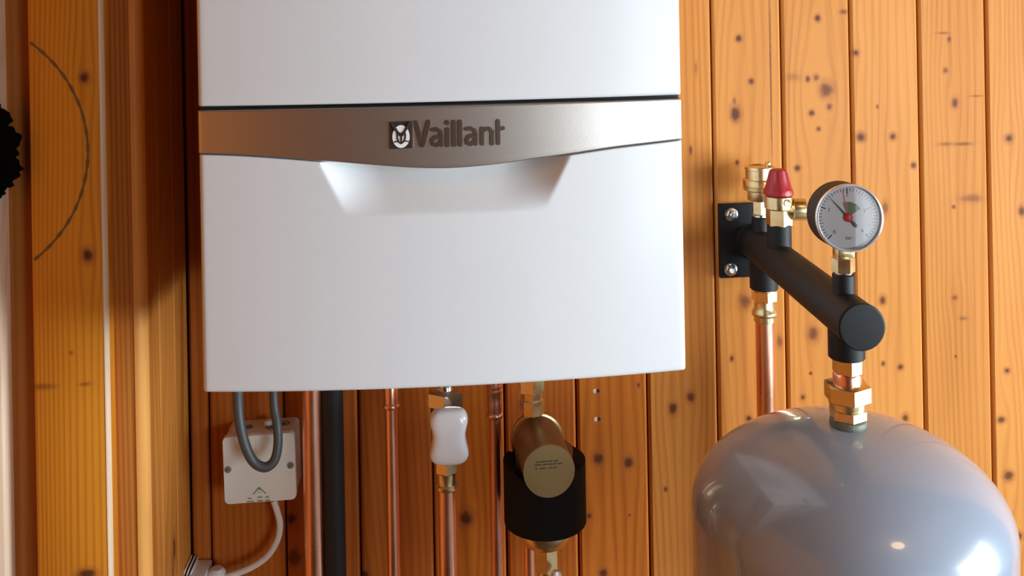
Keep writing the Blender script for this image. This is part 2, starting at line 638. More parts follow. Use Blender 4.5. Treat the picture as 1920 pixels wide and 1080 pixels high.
xa = P(196, 540, YS).x
board('trim_1', xa, XC + .0035, YS, YS + .03, wood('post_pine', (.58, .205, .038), (.34, .098, .013), [], seed=12.5, fig=7, ring=5, rough=.45, freq=1100, ringmix=.6), bev_r=.009, bev_l=.002)
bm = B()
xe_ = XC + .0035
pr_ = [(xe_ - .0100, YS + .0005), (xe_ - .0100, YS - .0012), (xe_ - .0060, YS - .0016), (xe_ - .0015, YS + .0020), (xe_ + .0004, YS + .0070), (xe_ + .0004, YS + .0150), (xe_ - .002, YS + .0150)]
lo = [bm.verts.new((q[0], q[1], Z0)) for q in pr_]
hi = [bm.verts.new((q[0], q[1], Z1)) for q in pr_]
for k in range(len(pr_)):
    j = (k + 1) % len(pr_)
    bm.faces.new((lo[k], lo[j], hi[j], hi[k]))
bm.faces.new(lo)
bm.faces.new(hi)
obj('edge_bead', bm, wood('lit_bead_pine', (.88, .42, .11), (.70, .28, .06), [], seed=2.0, rough=.4, ringmix=.2), bpy.data.objects['trim_1'], angle=60, origin=(xe_, YS, CAM.z), label='rounded edge bead coloured paler to look lit')  # pale tone stands in for light catching the post's edge
YA = -0.212
al, ar = P(60, 540, YA).x, P(197, 540, YA).x
am = (al + ar) / 2
kn = []
for (kx, ky, a, b_) in ((158, 146, 9, 11), (164, 479, 11, 13), (163, 1077, 18, 11), (133, 661, 4, 4), (160, 720, 12, 4), (80, 725, 22, 6)):
    w = P(kx, ky, YA)
    kn.append((w.x - am, w.z - CAM.z, rad(a, w), rad(b_, w), 1.0 if b_ > 8 else .45))
trim_2 = board('trim_2', al, ar, YA, YS, wood('architrave_pine', (.70, .265, .022), (.46, .135, .010), kn, seed=21.0, fig=8, ring=14, ringmix=.55, rough=.45, coat=.1, freq=1300), bev_r=.0035)
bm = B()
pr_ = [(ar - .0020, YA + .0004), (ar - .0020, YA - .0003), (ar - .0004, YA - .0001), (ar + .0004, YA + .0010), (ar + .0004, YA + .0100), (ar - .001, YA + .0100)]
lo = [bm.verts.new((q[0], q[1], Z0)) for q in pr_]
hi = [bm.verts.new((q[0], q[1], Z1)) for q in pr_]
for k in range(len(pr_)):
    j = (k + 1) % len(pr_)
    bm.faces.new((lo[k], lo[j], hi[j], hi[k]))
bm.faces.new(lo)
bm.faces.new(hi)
obj('lit_arris', bm, M['raw_and_lit_wood'], trim_2, angle=60, label='board edge coloured pale for the light on it')  # pale strip paints the highlight along the board's right edge
# pencilled arc on that board
cx, cz = P(-99, 288, YA).x, P(-99, 288, YA).z
ra = rad(254, P(150, 288, YA))
bm = B()
prev = None
for k in range(61):
    t = R(-53 + 106 * k / 60)
    wv = .0014 + .0005 * math.sin(k * 1.7)
    q = []
    for rr in (ra - wv, ra + wv):
        q.append((cx + math.cos(t) * rr, cz + math.sin(t) * rr))
    if q[0][0] < al + .001 or q[1][0] < al + .001:
        prev = None
        continue
    cur = [bm.verts.new((a, YA - .00025, c)) for a, c in q] + [bm.verts.new((a, YA + .0005, c)) for a, c in q]
    if prev:
        bm.faces.new((prev[0], prev[1], cur[1], cur[0]))
        bm.faces.new((prev[1], prev[3], cur[3], cur[1]))
        bm.faces.new((prev[2], prev[0], cur[0], cur[2]))
    prev = cur
obj('pencil_arc', bm, M['pencil'], trim_2, label='dark pencilled arc')
# recessed strip, then a pale raw board at the very edge of the photograph
xr_pale = P(-2, 540, YA).x
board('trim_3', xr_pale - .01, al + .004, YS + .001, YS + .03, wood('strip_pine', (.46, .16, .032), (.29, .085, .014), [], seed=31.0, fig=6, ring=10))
pale = board('trim_4', xr_pale - .12, xr_pale, YA + .004, YS + .003, M['raw_and_lit_wood'])
x0_room = ROOM['x0']
bm = B()
box(bm, x0_room, xr_pale - .12, YS, YS + .03, Z0, Z1)
struct(obj('wall_side', bm, M['room_wood']))

# black ragged round piece at the edge of the photograph
bc = P(-99, 288, YA - .004)
rb = rad(131, P(0, 288, YA))
bm = B()
NS = 150
rag = []
for i in range(NS):
    t = 2 * math.pi * i / NS
    rag.append(rb * (1 + .035 * math.sin(t * 9 + 1) * math.sin(t * 4) + rng.uniform(-.05, .045)))
rings = []
for (s, dy) in ((.60, .0), (.86, -.010), (.95, -.012), (1.0, -.007), (.985, .004), (.7, .008)):
    rings.append([bm.verts.new((bc.x + math.cos(2 * math.pi * i / NS) * rag[i] * s * (1 + (rng.uniform(-.02, .02) if s > .8 else 0)),
                                bc.y + dy * rng.uniform(.6, 1.3), bc.z + math.sin(2 * math.pi * i / NS) * rag[i] * s)) for i in range(NS)])
for A, C in zip(rings, rings[1:]):
    for i in range(NS):
        j = (i + 1) % NS
        bm.faces.new((A[i], A[j], C[j], C[i]))
bm.faces.new(rings[0])
bm.faces.new(rings[-1])
tag(obj('ragged_collar', bm, M['fuzz'], origin=bc), 'black ragged-edged round piece at the far left edge of the photo', 'collar')

# ---- the rest of the room (out of frame): floor, ceiling, walls with window openings
x0, x1, y0 = ROOM['x0'], ROOM['x1'], ROOM['y0']
bm = B(); box(bm, x0 - .1, x1 + .1, y0 - .1, .1, -.06, 0); struct(obj('floor', bm, M['floor']))
bm = B(); box(bm, x0 - .1, x1 + .1, y0 - .1, .1, Z1, Z1 + .06); struct(obj('ceiling', bm, M['room_wood']))
bm = B(); box(bm, x0 - .1, x0, y0 - .1, .1, 0, Z1); struct(obj('wall_far_left', bm, wood('far_left_pine', (.62, .20, .03), (.42, .11, .014), seed=17.0)))
bm = B()
box(bm, x1, x1 + .1, y0, WIN1[0], 0, Z1); box(bm, x1, x1 + .1, WIN1[1], .1, 0, Z1)
box(bm, x1, x1 + .1, WIN1[0], WIN1[1], 0, WIN1[2]); box(bm, x1, x1 + .1, WIN1[0], WIN1[1], WIN1[3], Z1)
struct(obj('wall_right', bm, M['room_wood']))
bm = B()
box(bm, x0, WIN2[0], y0 - .1, y0, 0, Z1); box(bm, WIN2[1], x1 + .1, y0 - .1, y0, 0, Z1)
box(bm, WIN2[0], WIN2[1], y0 - .1, y0, 0, WIN2[2]); box(bm, WIN2[0], WIN2[1], y0 - .1, y0, WIN2[3], Z1)
struct(obj('wall_front', bm, M['room_wood']))
bm = B()
f = .05
for (a, c, d, e) in ((WIN1[0], WIN1[0] + f, WIN1[2], WIN1[3]), (WIN1[1] - f, WIN1[1], WIN1[2], WIN1[3]), (WIN1[0], WIN1[1], WIN1[2], WIN1[2] + f), (WIN1[0], WIN1[1], WIN1[3] - f, WIN1[3])):
    box(bm, x1 - .01, x1 + .03, a, c, d, e)
box(bm, x1 - .01, x1 + .03, -1.05, -1.00, WIN1[2], WIN1[3])
struct(obj('window_1', bm, M['frame_white']))
bm = B()
wm = (WIN2[0] + WIN2[1]) / 2
for (a, c, d, e) in ((WIN2[0], WIN2[0] + f, WIN2[2], WIN2[3]), (WIN2[1] - f, WIN2[1], WIN2[2], WIN2[3]), (wm - .02, wm + .02, WIN2[2], WIN2[3]), (WIN2[0], WIN2[1], WIN2[2], WIN2[2] + f), (WIN2[0], WIN2[1], WIN2[3] - f, WIN2[3])):
    box(bm, a, c, y0 - .03, y0 + .01, d, e)
struct(obj('window_2', bm, M['frame_white']))

# ================================================================== BOILER
BX0, BX1 = -0.2178, 0.2214
BXC, BHW = (BX0 + BX1) / 2, (BX1 - BX0) / 2
BZ0 = CAM.z - 0.3335
BZT = BZ0 + 0.72
ZTOPBAND = CAM.z - 0.0812
BY, BULGE = -0.360, 0.014


def front(x):
    q = (x - BXC) / BHW
    return BY - BULGE * (1 - q * q)


def panel(name, mat, parent, zlo, zhi, rx, rlo, rhi, extra=None, nx=120, nz=40, back=-.325, inset=0.0, dy=0.0):
    bm = B()
    a, c = BX0 + inset, BX1 - inset

    def spread(n, lo, hi, r0, r1):
        out = set()
        for k in range(7):
            s = 1 - math.cos(math.pi / 2 * k / 6)
            out.add(lo + r0 * s)
            out.add(hi - r1 * s)
        for k in range(n + 1):
            out.add(lo + r0 + (hi - lo - r0 - r1) * k / n)
        out = sorted(out)
        res = [out[0]]
        for v in out[1:]:
            if v - res[-1] > 1e-6:
                res.append(v)
        return res
    xs = spread(nx, a, c, rx, rx)
    ref = spread(nz, 0.0, 1.0, rlo / .2, rhi / .2)
    grid = []
    for x in xs:
        l, h = zlo(x), zhi(x)
        ts = spread(nz, l, h, rlo, rhi)
        row = []
        for z in ts:
            y = front(x) + dy
            e = 0.0
            for (r, d) in ((rx, min(x - a, c - x)), (rlo, z - l), (rhi, h - z)):
                if r > 0 and d < r:
                    e += r - math.sqrt(max(0, r * r - (r - d) ** 2))
            y += min(e, max(rx, rlo, rhi) * 1.3)
            if extra:
                y += extra(x, z)
            row.append(bm.verts.new((x, y, z)))
        grid.append(row)
    nzz = min(len(r) for r in grid)
    for i in range(len(grid) - 1):
        for j in range(nzz - 1):
            bm.faces.new((grid[i][j], grid[i + 1][j], grid[i + 1][j + 1], grid[i][j + 1]))
    loop = [grid[i][0] for i in range(len(grid))] + [grid[-1][j] for j in range(1, nzz)] + [grid[i][nzz - 1] for i in range(len(grid) - 2, -1, -1)] + [grid[0][j] for j in range(nzz - 2, 0, -1)]
    bk = [bm.verts.new((v.co.x, max(back, v.co.y + .001), v.co.z)) for v in loop]
    n = len(loop)
    for i in range(n):
        j = (i + 1) % n
        bm.faces.new((loop[i], bk[i], bk[j], loop[j]))
    return obj(name, bm, mat, parent, angle=40)


def band_low(x):
    # lower edge of the metal band: dips in the middle
    pts = [(372, 290), (440, 291), (520, 295), (620, 302), (700, 308), (780, 313), (840, 313.5), (900, 309.5), (960, 302.5), (1000, 296.5), (1060, 289), (1150, 276.5), (1220, 269), (1279, 263)]
    if not hasattr(band_low, 't'):
        band_low.t = [(lambda w: (w.x, w.z))(P(a, c, BY - BULGE * .6)) for a, c in pts]
    t = band_low.t
    if x <= t[0][0]:
        return t[0][1]
    if x >= t[-1][0]:
        return t[-1][1]
    for i in range(len(t) - 1):
        if t[i][0] <= x <= t[i + 1][0]:
            p0, p1, p2, p3 = t[max(i - 1, 0)], t[i], t[i + 1], t[min(i + 2, len(t) - 1)]
            u = (x - p1[0]) / (p2[0] - p1[0])
            m1 = (p2[1] - p0[1]) / (p2[0] - p0[0]) * (p2[0] - p1[0])
            m2 = (p3[1] - p1[1]) / (p3[0] - p1[0]) * (p2[0] - p1[0])
            return (2 * u ** 3 - 3 * u * u + 1) * p1[1] + (u ** 3 - 2 * u * u + u) * m1 + (-2 * u ** 3 + 3 * u * u) * p2[1] + (u ** 3 - u * u) * m2


rTL, rBL, rTR, rBR = [P(a, c, BY - .010) for a, c in ((598, 300), (652, 405), (1070, 290), (1022, 400))]


def sst(t):
    t = max(0, min(1, t))
    return t * t * (3 - 2 * t)


def recess(x, z):
    t = (z - rBL.z) / (rTL.z - rBL.z)
    if t <= 0:
        return 0.0
    tt = min(t, 1.1)
    xl = rBL.x + (rTL.x - rBL.x) * tt
    xr = rBR.x + (rTR.x - rBR.x) * tt
    cl = lambda v: 1 - (1 - max(0.0, min(1.0, v))) ** 2.2
    w = cl((x - xl) / .048) * cl((xr - x) / .055)
    return .032 * tt ** 1.1 * w


boiler = thing('boiler', 'white wall-hung gas boiler with a satin metal band and name badge', 'boiler', (BXC, -.18, BZ0))
bm = B()
box(bm, BX0 + .0006, BX1 - .0006, -.322, -.001, BZ0 + .004, BZT - .002, .004)
obj('body', bm, M['white'], boiler)
bm = B()
box(bm, BX0 + .0012, BX1 - .0012, -.3255, -.3222, BZ0 + .012, BZT - .01)
box(bm, BX0 + .0012, BX1 - .0012, -.352, -.3250, ZTOPBAND - .008, ZTOPBAND + .012)
for xs_, xe2 in ((BX0 + .0012, BX0 + .04), (BX1 - .04, BX1 - .0012)):
    zb = band_low((xs_ + xe2) / 2)
    box(bm, xs_, xe2, -.352, -.325, zb - .012, zb + .010)
obj('seam_shade', bm, M['seam_shade_black'], boiler, label='black sheet standing in for the shade in the seams')  # added sheet closes the seams; its black paints their shade
panel('upper_panel', M['white'], boiler, lambda x: ZTOPBAND + .0036, lambda x: BZT, .0045, .0030, .006, nz=30)
panel('metal_band', M['band'], boiler, band_low, lambda x: ZTOPBAND, .003, .0012, .0012, nz=14, nx=160, dy=-.0012, back=-.345).__setitem__('label', 'satin metal band with dipped lower edge')
panel('lower_panel', M['white'], boiler, lambda x: BZ0, lambda x: band_low(x) - .0013, .0045, .004, .0012, extra=recess, nx=190, nz=110).__setitem__('label', 'white lower panel with a scooped hand grip')

# badge
badge_y = -.0012


def on_band(px, py, d=0.0):
    w = P(px, py, BY - BULGE - .001)
    return Vector((w.x, front(w.x) + badge_y - d, w.z))


def place_px(u, v, d):
    return on_band(u, v, d)


LW = 8.6
letters = [
    ([[(779.5, 230), (791, 272)], [(803, 229), (792, 272)]], 9.2),
    ([[(810.5, 243.5), (818, 242), (825, 246), (827, 253), (827, 272)], [(826, 256), (815, 257.5), (810, 263), (812, 270), (818, 272.5), (826, 267)]], 7.6),
    ([[(838.5, 243), (838.5, 272)], [(838.2, 229.5), (838.4, 230.5)]], 9.0),
    ([[(850.5, 229), (851, 271.5)]], 9.0),
    ([[(862, 228.5), (862.5, 271)]], 9.0),
    ([[(874, 242), (882, 240.5), (889, 244), (891.3, 251), (891.3, 270)], [(890, 254), (879, 255.5), (874.5, 261.5), (876, 268), (882, 270.5), (890, 265)]], 7.6),
    ([[(903.5, 241), (903.7, 269.5)], [(904, 247), (910, 241.5), (917, 241.5), (922, 247), (922.3, 269.5)]], 7.8),
    ([[(933.5, 227), (934, 268.5)], [(934, 241.5), (943, 240.5)]], 8.0),
]
badge = None
bm = B()
sheet_prism(bm, [(730, 229), (770.5, 227), (771, 277.5), (731, 279.5)], -.001, .0012, place_px)
badge = obj('badge', bm, M['badge_dark'], boiler, label='dark square badge with an emblem')
# emblem: pale egg with an eared head
bm = B()
eg = [(752 + 16.2 * math.cos(t), 256.5 + 20.5 * math.sin(t) * (1.0 if math.sin(t) > 0 else 1.08)) for t in [2 * math.pi * k / 40 for k in range(40)]]
sheet_prism(bm, eg, .0011, .0017, place_px)
obj('emblem_egg', bm, M['badge_white'], badge)
bm = B()
for pts, w in (([(736.5, 231), (741, 240), (747, 249.5)], 4.2), ([(767, 230), (762.5, 239), (757.5, 249)], 4.2),
               ([(746, 249), (752.5, 253), (758, 248.5)], 6.0), ([(752.5, 252), (752.8, 267)], 3.0), ([(745.5, 252), (745.5, 259), (748, 266)], 2.6),
               ([(760.5, 251.5), (760, 259), (757.5, 265.5)], 2.6), ([(740, 266), (746, 264.5), (752.5, 269), (759, 264), (766, 264.5)], 2.2)):
    stroke(bm, pts, w, .0016, .0023, place_px)
obj('emblem_head', bm, M['badge_dark'], badge)
bm = B()
for pts in ([(734.5, 231.5), (738.5, 237.5), (741.5, 244)], [(768, 230.5), (764.5, 236.5), (761.5, 243)]):
    stroke(bm, pts, 3.4, .0010, .0026, place_px)
obj('emblem_ears', bm, M['badge'], badge)
bm = B()
sheet_prism(bm, [(771.6, 227), (774.4, 227), (774.8, 277), (772, 277)], -.001, .0012, place_px)
obj('badge_rule', bm, M['badge_edge'], badge)
for strokes, w in letters:
    bm = B()
    for pts in strokes:
        stroke(bm, pts, w * .88, -.001, .0014, place_px)
    lo_ = obj('letter', bm, M['badge'], boiler)
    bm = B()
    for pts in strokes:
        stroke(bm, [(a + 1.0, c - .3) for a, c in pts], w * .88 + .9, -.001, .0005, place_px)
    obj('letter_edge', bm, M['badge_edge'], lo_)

# ================================================================== RIGHT: MANIFOLD AND FITTINGS
ARM_A, ARM_B = Vector((.3898, -.36, CAM.z - .3003)), Vector((.4025, 0.0, CAM.z - .302))
arm_dir = (ARM_A - ARM_B).normalized()


def arm_at(px):
    lo, hi = -.36, 0.0
    for _ in range(40):
        m_ = (lo + hi) / 2
        t = (m_ - ARM_A.y) / (ARM_B.y - ARM_A.y)
        if proj(ARM_A.lerp(ARM_B, t))[0] > px:
            lo = m_
        else:
            hi = m_
    return ARM_A.lerp(ARM_B, ((lo + hi) / 2 - ARM_A.y) / (ARM_B.y - ARM_A.y))


def zat(px, py, Y):
    return P(px, py, Y).z


ARM_R = rad(43.5, ARM_A)
man = thing('manifold_arm', 'black steel manifold arm bolted to the plank wall by a square plate', 'manifold', (ARM_B.x, 0, ARM_B.z))
pl, pt, pbm = P(1349, 451, -.007).x, zat(1385, 382, -.007), zat(1385, 520.5, -.007)
pr = 2 * ARM_B.x - pl
bm = B()
box(bm, pl, pr, -.0075, 0, pbm, pt, .0012)
plate = obj('back_plate', bm, M['black'], man)
bolt_me = None
for (bx, by) in ((1371, 402), (1369.5, 505), (None, 402), (None, 505)):
    w = P(1370 if bx is None else bx, by, -.0075)
    if bx is None:
        w.x = 2 * ARM_B.x - w.x
    if bolt_me is None:
        bm = B()
        lathe(bm, [(.0085, 0), (.0085, .0012), (.0074, .0016)], (0, 0, 0), (0, -1, 0), 28)
        hexn(bm, (0, 0, 0), (0, -1, 0), .0068, .0015, .0060, .4)
        lathe(bm, [(.0036, .0058), (.0036, .0082), (.003, .0088)], (0, 0, 0), (0, -1, 0), 16)
        bo = obj('bolt', bm, M['zinc'], man, origin=(0, 0, 0))
        bolt_me = bo.data
    else:
        bo = bpy.data.objects.new('bolt', bolt_me)
        COL.objects.link(bo)
        bo.parent = man
    bo.location = w - man.location
bm = B()
LEN = (ARM_A - ARM_B).length
lathe(bm, [(ARM_R + .004, .006), (ARM_R + .0015, .009), (ARM_R, .012), (ARM_R, LEN - .0048), (ARM_R - .0016, LEN - .0042)], ARM_B, arm_dir, 56)
obj('arm_tube', bm, M['black'], man)
bm = B()
lathe(bm, [(ARM_R - .0018, LEN - .0044), (ARM_R - .0018, LEN - .0034), (ARM_R + .0006, LEN - .0032), (ARM_R + .0008, LEN - .0012), (ARM_R - .0004, LEN), (ARM_R - .0012, LEN + .0001), (0, LEN + .0001)], ARM_B, arm_dir, 56)
obj('end_cap', bm, M['black'], man)


def socket(px, py_end, rpx, up, cx=None):
    a = arm_at(px)
    r = rad(rpx, a)
    z = zat(px, py_end, a.y - r)
    bm = B()
    h = z - a.z
    s = 1 if h > 0 else -1
    h = abs(h)
    lathe(bm, [(r, .004), (r, h - .0012), (r - .0012, h), (r * .72, h), (r * .72, h - .004)], a, (0, 0, s), 40)
    obj('socket', bm, M['black'], man)
    return a, r, z


S_front_low = socket(1586, 683, 33.5, False)
S_gauge = socket(1582.5, 518, 20.5, True)
S_vent = socket(1427, 410, 16.5, True)
S_valve = socket(1462, 424, 22.5, True)
S_back_low = socket(1431, 549, 26, False)

# --- automatic air vent
a, r, z = S_vent
k = lambda v: rad(v, a)
zz = lambda py, rr=0.0: zat(1426, py, a.y - rr)
vent = thing('air_vent', 'brass automatic air vent behind the red-capped valve', 'vent', (a.x, a.y, z))
bm = B()
lathe(bm, [(k(12), z - .004), (k(12.5), z), (k(14.5), z + .0006), (k(14.5), z + .0030), (k(12), z + .0036)], (a.x, a.y, 0), n=32)
obj('thread_seal', bm, M['zinc'], vent)
bm = B()
hexn(bm, (a.x, a.y, 0), (0, 0, 1), k(15.5), z + .0036, zz(382, k(20)) + .001, .3)
obj('stem', bm, M['brass'], vent)
bm = B()
z1, z2, z3, z4 = zz(381, k(22)), zz(362, k(30)), zz(342, k(30)), zz(308, -k(20))
lathe(bm, [(k(16), z1), (k(22), z1 + .0012), (k(23.5), z1 + .003), (k(24), z2 - .001), (k(28), z2 - .0002), (k(31), z2 + .001), (k(31.5), z2 + .0045), (k(29.5), z2 + .0055),
           (k(31.5), z2 + .0066), (k(31.5), z3), (k(30), z3 + .0012), (k(26.5), z3 + .0018), (k(26.5), z4 - .0045), (k(27.5), z4 - .004), (k(27.5), z4 - .0008), (k(26.5), z4), (k(24), z4 + .0002), (k(22), z4 - .0012), (0, z4 - .0014)],
      (a.x, a.y, 0), n=56)
obj('vent_body', bm, M['brass'], vent)
bm = B()
lathe(bm, [(.0036, z4 - .002), (.0036, z4 + .0035), (.0028, z4 + .0045), (0, z4 + .0046)], (a.x + k(18), a.y + .004, 0), n=18)
obj('bleed_cap', bm, M['brass'], vent)

# --- safety valve with red cap
a, r, z = S_valve
k = lambda v: rad(v, a)
zz = lambda py, rr=0.0: zat(1464, py, a.y - rr)
sv = thing('safety_valve', 'brass safety valve with a red plastic cap', 'valve', (a.x, a.y, z))
zb0, zb1, zb2, zc0, zc1 = z - .002, zz(397, k(25)), zz(371, k(26)), zz(370, k(27)), zz(316, -k(6))
bm = B()
hexn(bm, (a.x, a.y, 0), (0, 0, 1), k(24.5), zb0, zb1 + .0005, .55)
obj('hex_base', bm, M['brass'], sv)
bm = B()
lathe(bm, [(k(23), zb1), (k(26.5), zb1 + .0016), (k(26.8), zb2 - .001), (k(25), zb2)], (a.x, a.y, 0), n=48)
zc = zz(381, k(26))
lathe(bm, [(k(7), 0), (k(7), k(27.6)), (k(6), k(28.2)), (k(4), k(27.6)), (0, k(27.6))], (a.x + k(4), a.y, zc), (.12, -1, 0), 24)
obj('valve_body', bm, M['brass'], sv)
bm = B()
zo = zz(392, 0)
od = Vector((1, -.25, 0)).normalized()
lathe(bm, [(k(14), k(15)), (k(17), k(25)), (k(20.5), k(27)), (k(20.5), k(47)), (k(19.5), k(49)), (k(15), k(49)), (k(14.5), k(40)), (0, k(40))], (a.x, a.y, zo), od, 36)
obj('outlet', bm, M['brass'], sv)
bm = B()
u0 = zc0
H = zc1 - zc0
NR = 96
rings = []
for (t, rr, rib) in ((0, 25.5, 0), (.02, 27.5, 0), (.06, 27.8, .5), (.22, 26.2, .6), (.26, 24.6, 1.0), (.6, 20.0, 1.2), (.90, 16.4, 1.2), (.97, 15.0, .6), (1.0, 12.5, 0)):
    rings.append([bm.verts.new((a.x + math.cos(q) * k(rr + rib * .55 * math.copysign(1, math.sin(q * 7))), a.y + math.sin(q) * k(rr + rib * .55 * math.copysign(1, math.sin(q * 7))), u0 + H * t)) for q in [2 * math.pi * (i + .5) / NR for i in range(NR)]])
for A, C in zip(rings, rings[1:]):
    for i in range(NR):
        j = (i + 1) % NR
        bm.faces.new((A[i], A[j], C[j], C[i]))
bm.faces.new(rings[0])
bm.faces.new(rings[-1])
obj('cap', bm, M['red'], sv, angle=30, label='red ribbed plastic cap')

# --- pressure gauge
a, r, z = S_gauge
gz = lambda py, rr=0.0: zat(1583, py, a.y - rr)
k = lambda v: rad(v, a)
pg = thing('pressure_gauge', 'round black-cased pressure gauge with a white dial on the arm', 'gauge', (a.x, a.y, z))
bm = B()
lathe(bm, [(k(15), z - .003), (k(17), z), (k(17), z + .0016), (k(15), z + .002)], (a.x, a.y, 0), n=32)
obj('thread_seal', bm, M['zinc'], pg)
bm = B()
hexn(bm, (a.x, a.y, 0), (0, 0, 1), k(21.5), z + .0016, gz(487, k(18)), .75)
obj('hex_nut', bm, M['brass'], pg)
gc = P(1593, 409, a.y - .012)
zneck = gc.z - .0285
bm = B()
box(bm, a.x - k(15), a.x + k(17), a.y - k(14), a.y + k(14), gz(487, k(18)) - .0005, zneck + .002, .0012)
obj('stem', bm, M['brass'], pg)
gn = Vector((-math.sin(R(3.5)), -1, math.sin(R(3)))).normalized()
gu = Vector((1, 0, 0))
gu = (gu - gn * gu.dot(gn)).normalized()
gv = gu.cross(-gn).normalized()
if gv.z < 0:
    gv = -gv
# small clockwise roll of the dial, as photographed
GR = rad(63.5, gc)


def gp(u, v, d):
    return gc + gu * u + gv * v + gn * d


bm = B()
lathe(bm, [(0, -.0340), (GR * .80, -.0340), (GR * .95, -.0325), (GR * .99, -.030), (GR * .99, -.0030), (GR * .93, -.0028), (GR * .93, -.0056), (0, -.0056)], gc, gn, 72)
obj('case', bm, M['black'], pg)
bm = B()
lathe(bm, [(GR * .985, -.0028), (GR * 1.0, -.0024), (GR * 1.0, .0008), (GR * .985, .0018), (GR * .955, .0021), (GR * .935, .0016), (GR * .92, .0000), (GR * .915, -.0050)], gc, gn, 96, cap=False)
obj('bezel', bm, plain('bezel_metal', (.80, .82, .85), .18, metal=.7), pg, label='chrome rim')
bm = B()
lathe(bm, [(0, -.0052), (GR * .915, -.0052), (GR * .915, -.0045), (0, -.0045)], gc, gn, 72)
dial = obj('dial', bm, M['dial'], pg, label='white dial')
DD = -.0045
gplace = lambda u, v, d: gp(u * GR, v * GR, DD + d)
bm = B()
for i in range(41):
    th = R(225 - 270 * i / 40)
    big = i % 10 == 0
    if i == 30:
        continue
    mid = i % 5 == 0
    r0 = .72 if big else (.755 if mid else .78)
    stroke(bm, [(math.cos(th) * r0, math.sin(th) * r0), (math.cos(th) * .86, math.sin(th) * .86)], (.034 if big else .018), -.0002, .00015, gplace, cap=2)
obj('scale_marks', bm, M['ink'], dial)
bm = B()
th = R(22.5)
stroke(bm, [(math.cos(th) * .56, math.sin(th) * .56), (math.cos(th) * .87, math.sin(th) * .87)], .024, -.0002, .0002, gplace, cap=2)
th = R(99)
stroke(bm, [(math.cos(th) * .42, math.sin(th) * .42), (math.cos(th) * .80, math.sin(th) * .80)], .030, -.0002, .0002, gplace, cap=2)
obj('red_marks', bm, M['ink_red'], dial)


def sector(t0, t1, r0, r1):
    n = 14
    return [(math.cos(R(t0 + (t1 - t0) * i / n)) * r1, math.sin(R(t0 + (t1 - t0) * i / n)) * r1) for i in range(n + 1)] + [(math.cos(R(t1 - (t1 - t0) * i / n)) * r0, math.sin(R(t1 - (t1 - t0) * i / n)) * r0) for i in range(n + 1)]


bm = B()
sheet_prism(bm, sector(33, 84, .12, .46), -.0002, .0003, gplace)
obj('green_sector', bm, M['ink_green'], dial)
bm = B()
sheet_prism(bm, sector(85, 108, .12, .46), -.0002, .0003, gplace)
obj('shade_sector', bm, M['dial_shade'], dial)  # brown sector paints a shadow lying on the dial
for txt, th, rr, sz in (('0', 225, .60, .17), ('1', 157.5, .60, .17), ('2', 90, .66, .15), ('3', 20, .52, .17), ('4', -45, .58, .17), ('bar', 270, .60, .15)):
    tb = text_mesh(txt, sz)
    for v in tb.verts:
        v.co = gplace(v.co.x + math.cos(R(th)) * rr, v.co.y + math.sin(R(th)) * rr - (0.0), .00016)
    obj('dial_number' if txt != 'bar' else 'dial_unit', tb, M['ink'], dial)
bm = B()
th = R(131)
n0, n1 = Vector((math.cos(th), math.sin(th))), Vector((-math.sin(th), math.cos(th)))
poly = [n0 * .86, n0 * .3 + n1 * .018, n0 * 0 + n1 * .03, n0 * -.12 + n1 * .03, n0 * -.34 + n1 * .055, n0 * -.38, n0 * -.34 - n1 * .055, n0 * -.12 - n1 * .03, n1 * -.03, n0 * .3 - n1 * .018]
sheet_prism(bm, [(q.x, q.y) for q in poly], .0012, .0016, gplace)
obj('needle', bm, M['ink'], dial)
bm = B()
lathe(bm, [(GR * .13, DD), (GR * .13, DD + .0020), (GR * .08, DD + .0026), (0, DD + .0026)], gc, gn, 28)
obj('hub', bm, M['ink_red'], dial, label='red hub of the needle')
bm = B()
lathe(bm, [(0, .0006), (GR * .6, .0003), (GR * .915, -.0004), (GR * .915, -.0014), (0, -.0008)], gc, gn, 64)
obj('glass', bm, M['glass'], pg)

# --- copper pipe with brass coupling under the rear socket
a, r, z = S_back_low
k = lambda v: rad(v, a)
zz = lambda py, rr=0.0: zat(1435, py, a.y - rr)
cp = thing('copper_pipe', 'pinkish copper pipe dropping from the manifold behind the grey tank', 'pipe', (a.x, a.y, 0.0))
bm = B()
za, zb_, zc_, zd, ze = z + .003, zz(570, k(22)), zz(586, k(20)), zz(598, k(22)), zz(608, k(18))
lathe(bm, [(k(22), za), (k(22), z - .0012), (k(20), z - .0014)], (a.x, a.y, 0), n=32)
hexn(bm, (a.x, a.y, 0), (0, 0, 1), k(23.5), zb_, z - .0014, .5)
obj('coupling_nut', bm, M['brass'], cp)
bm = B()
lathe(bm, [(k(19), ze), (k(20), ze + .0006), (k(20), zd - .0005), (k(22.5), zd), (k(23.5), zd + .0015), (k(23.5), zd + .0042), (k(22), zd + .0056), (k(20), zc_ + .001), (k(18.5), zc_ + .003), (k(18.5), zb_)], (a.x, a.y, 0), n=40)
obj('coupling_body', bm, M['brass'], cp)
bm = B()
cyl(bm, (a.x, a.y, 0), (0, 0, 1), k(17.2), 0.0, ze + .004)
obj('tube', bm, M['copper'], cp)

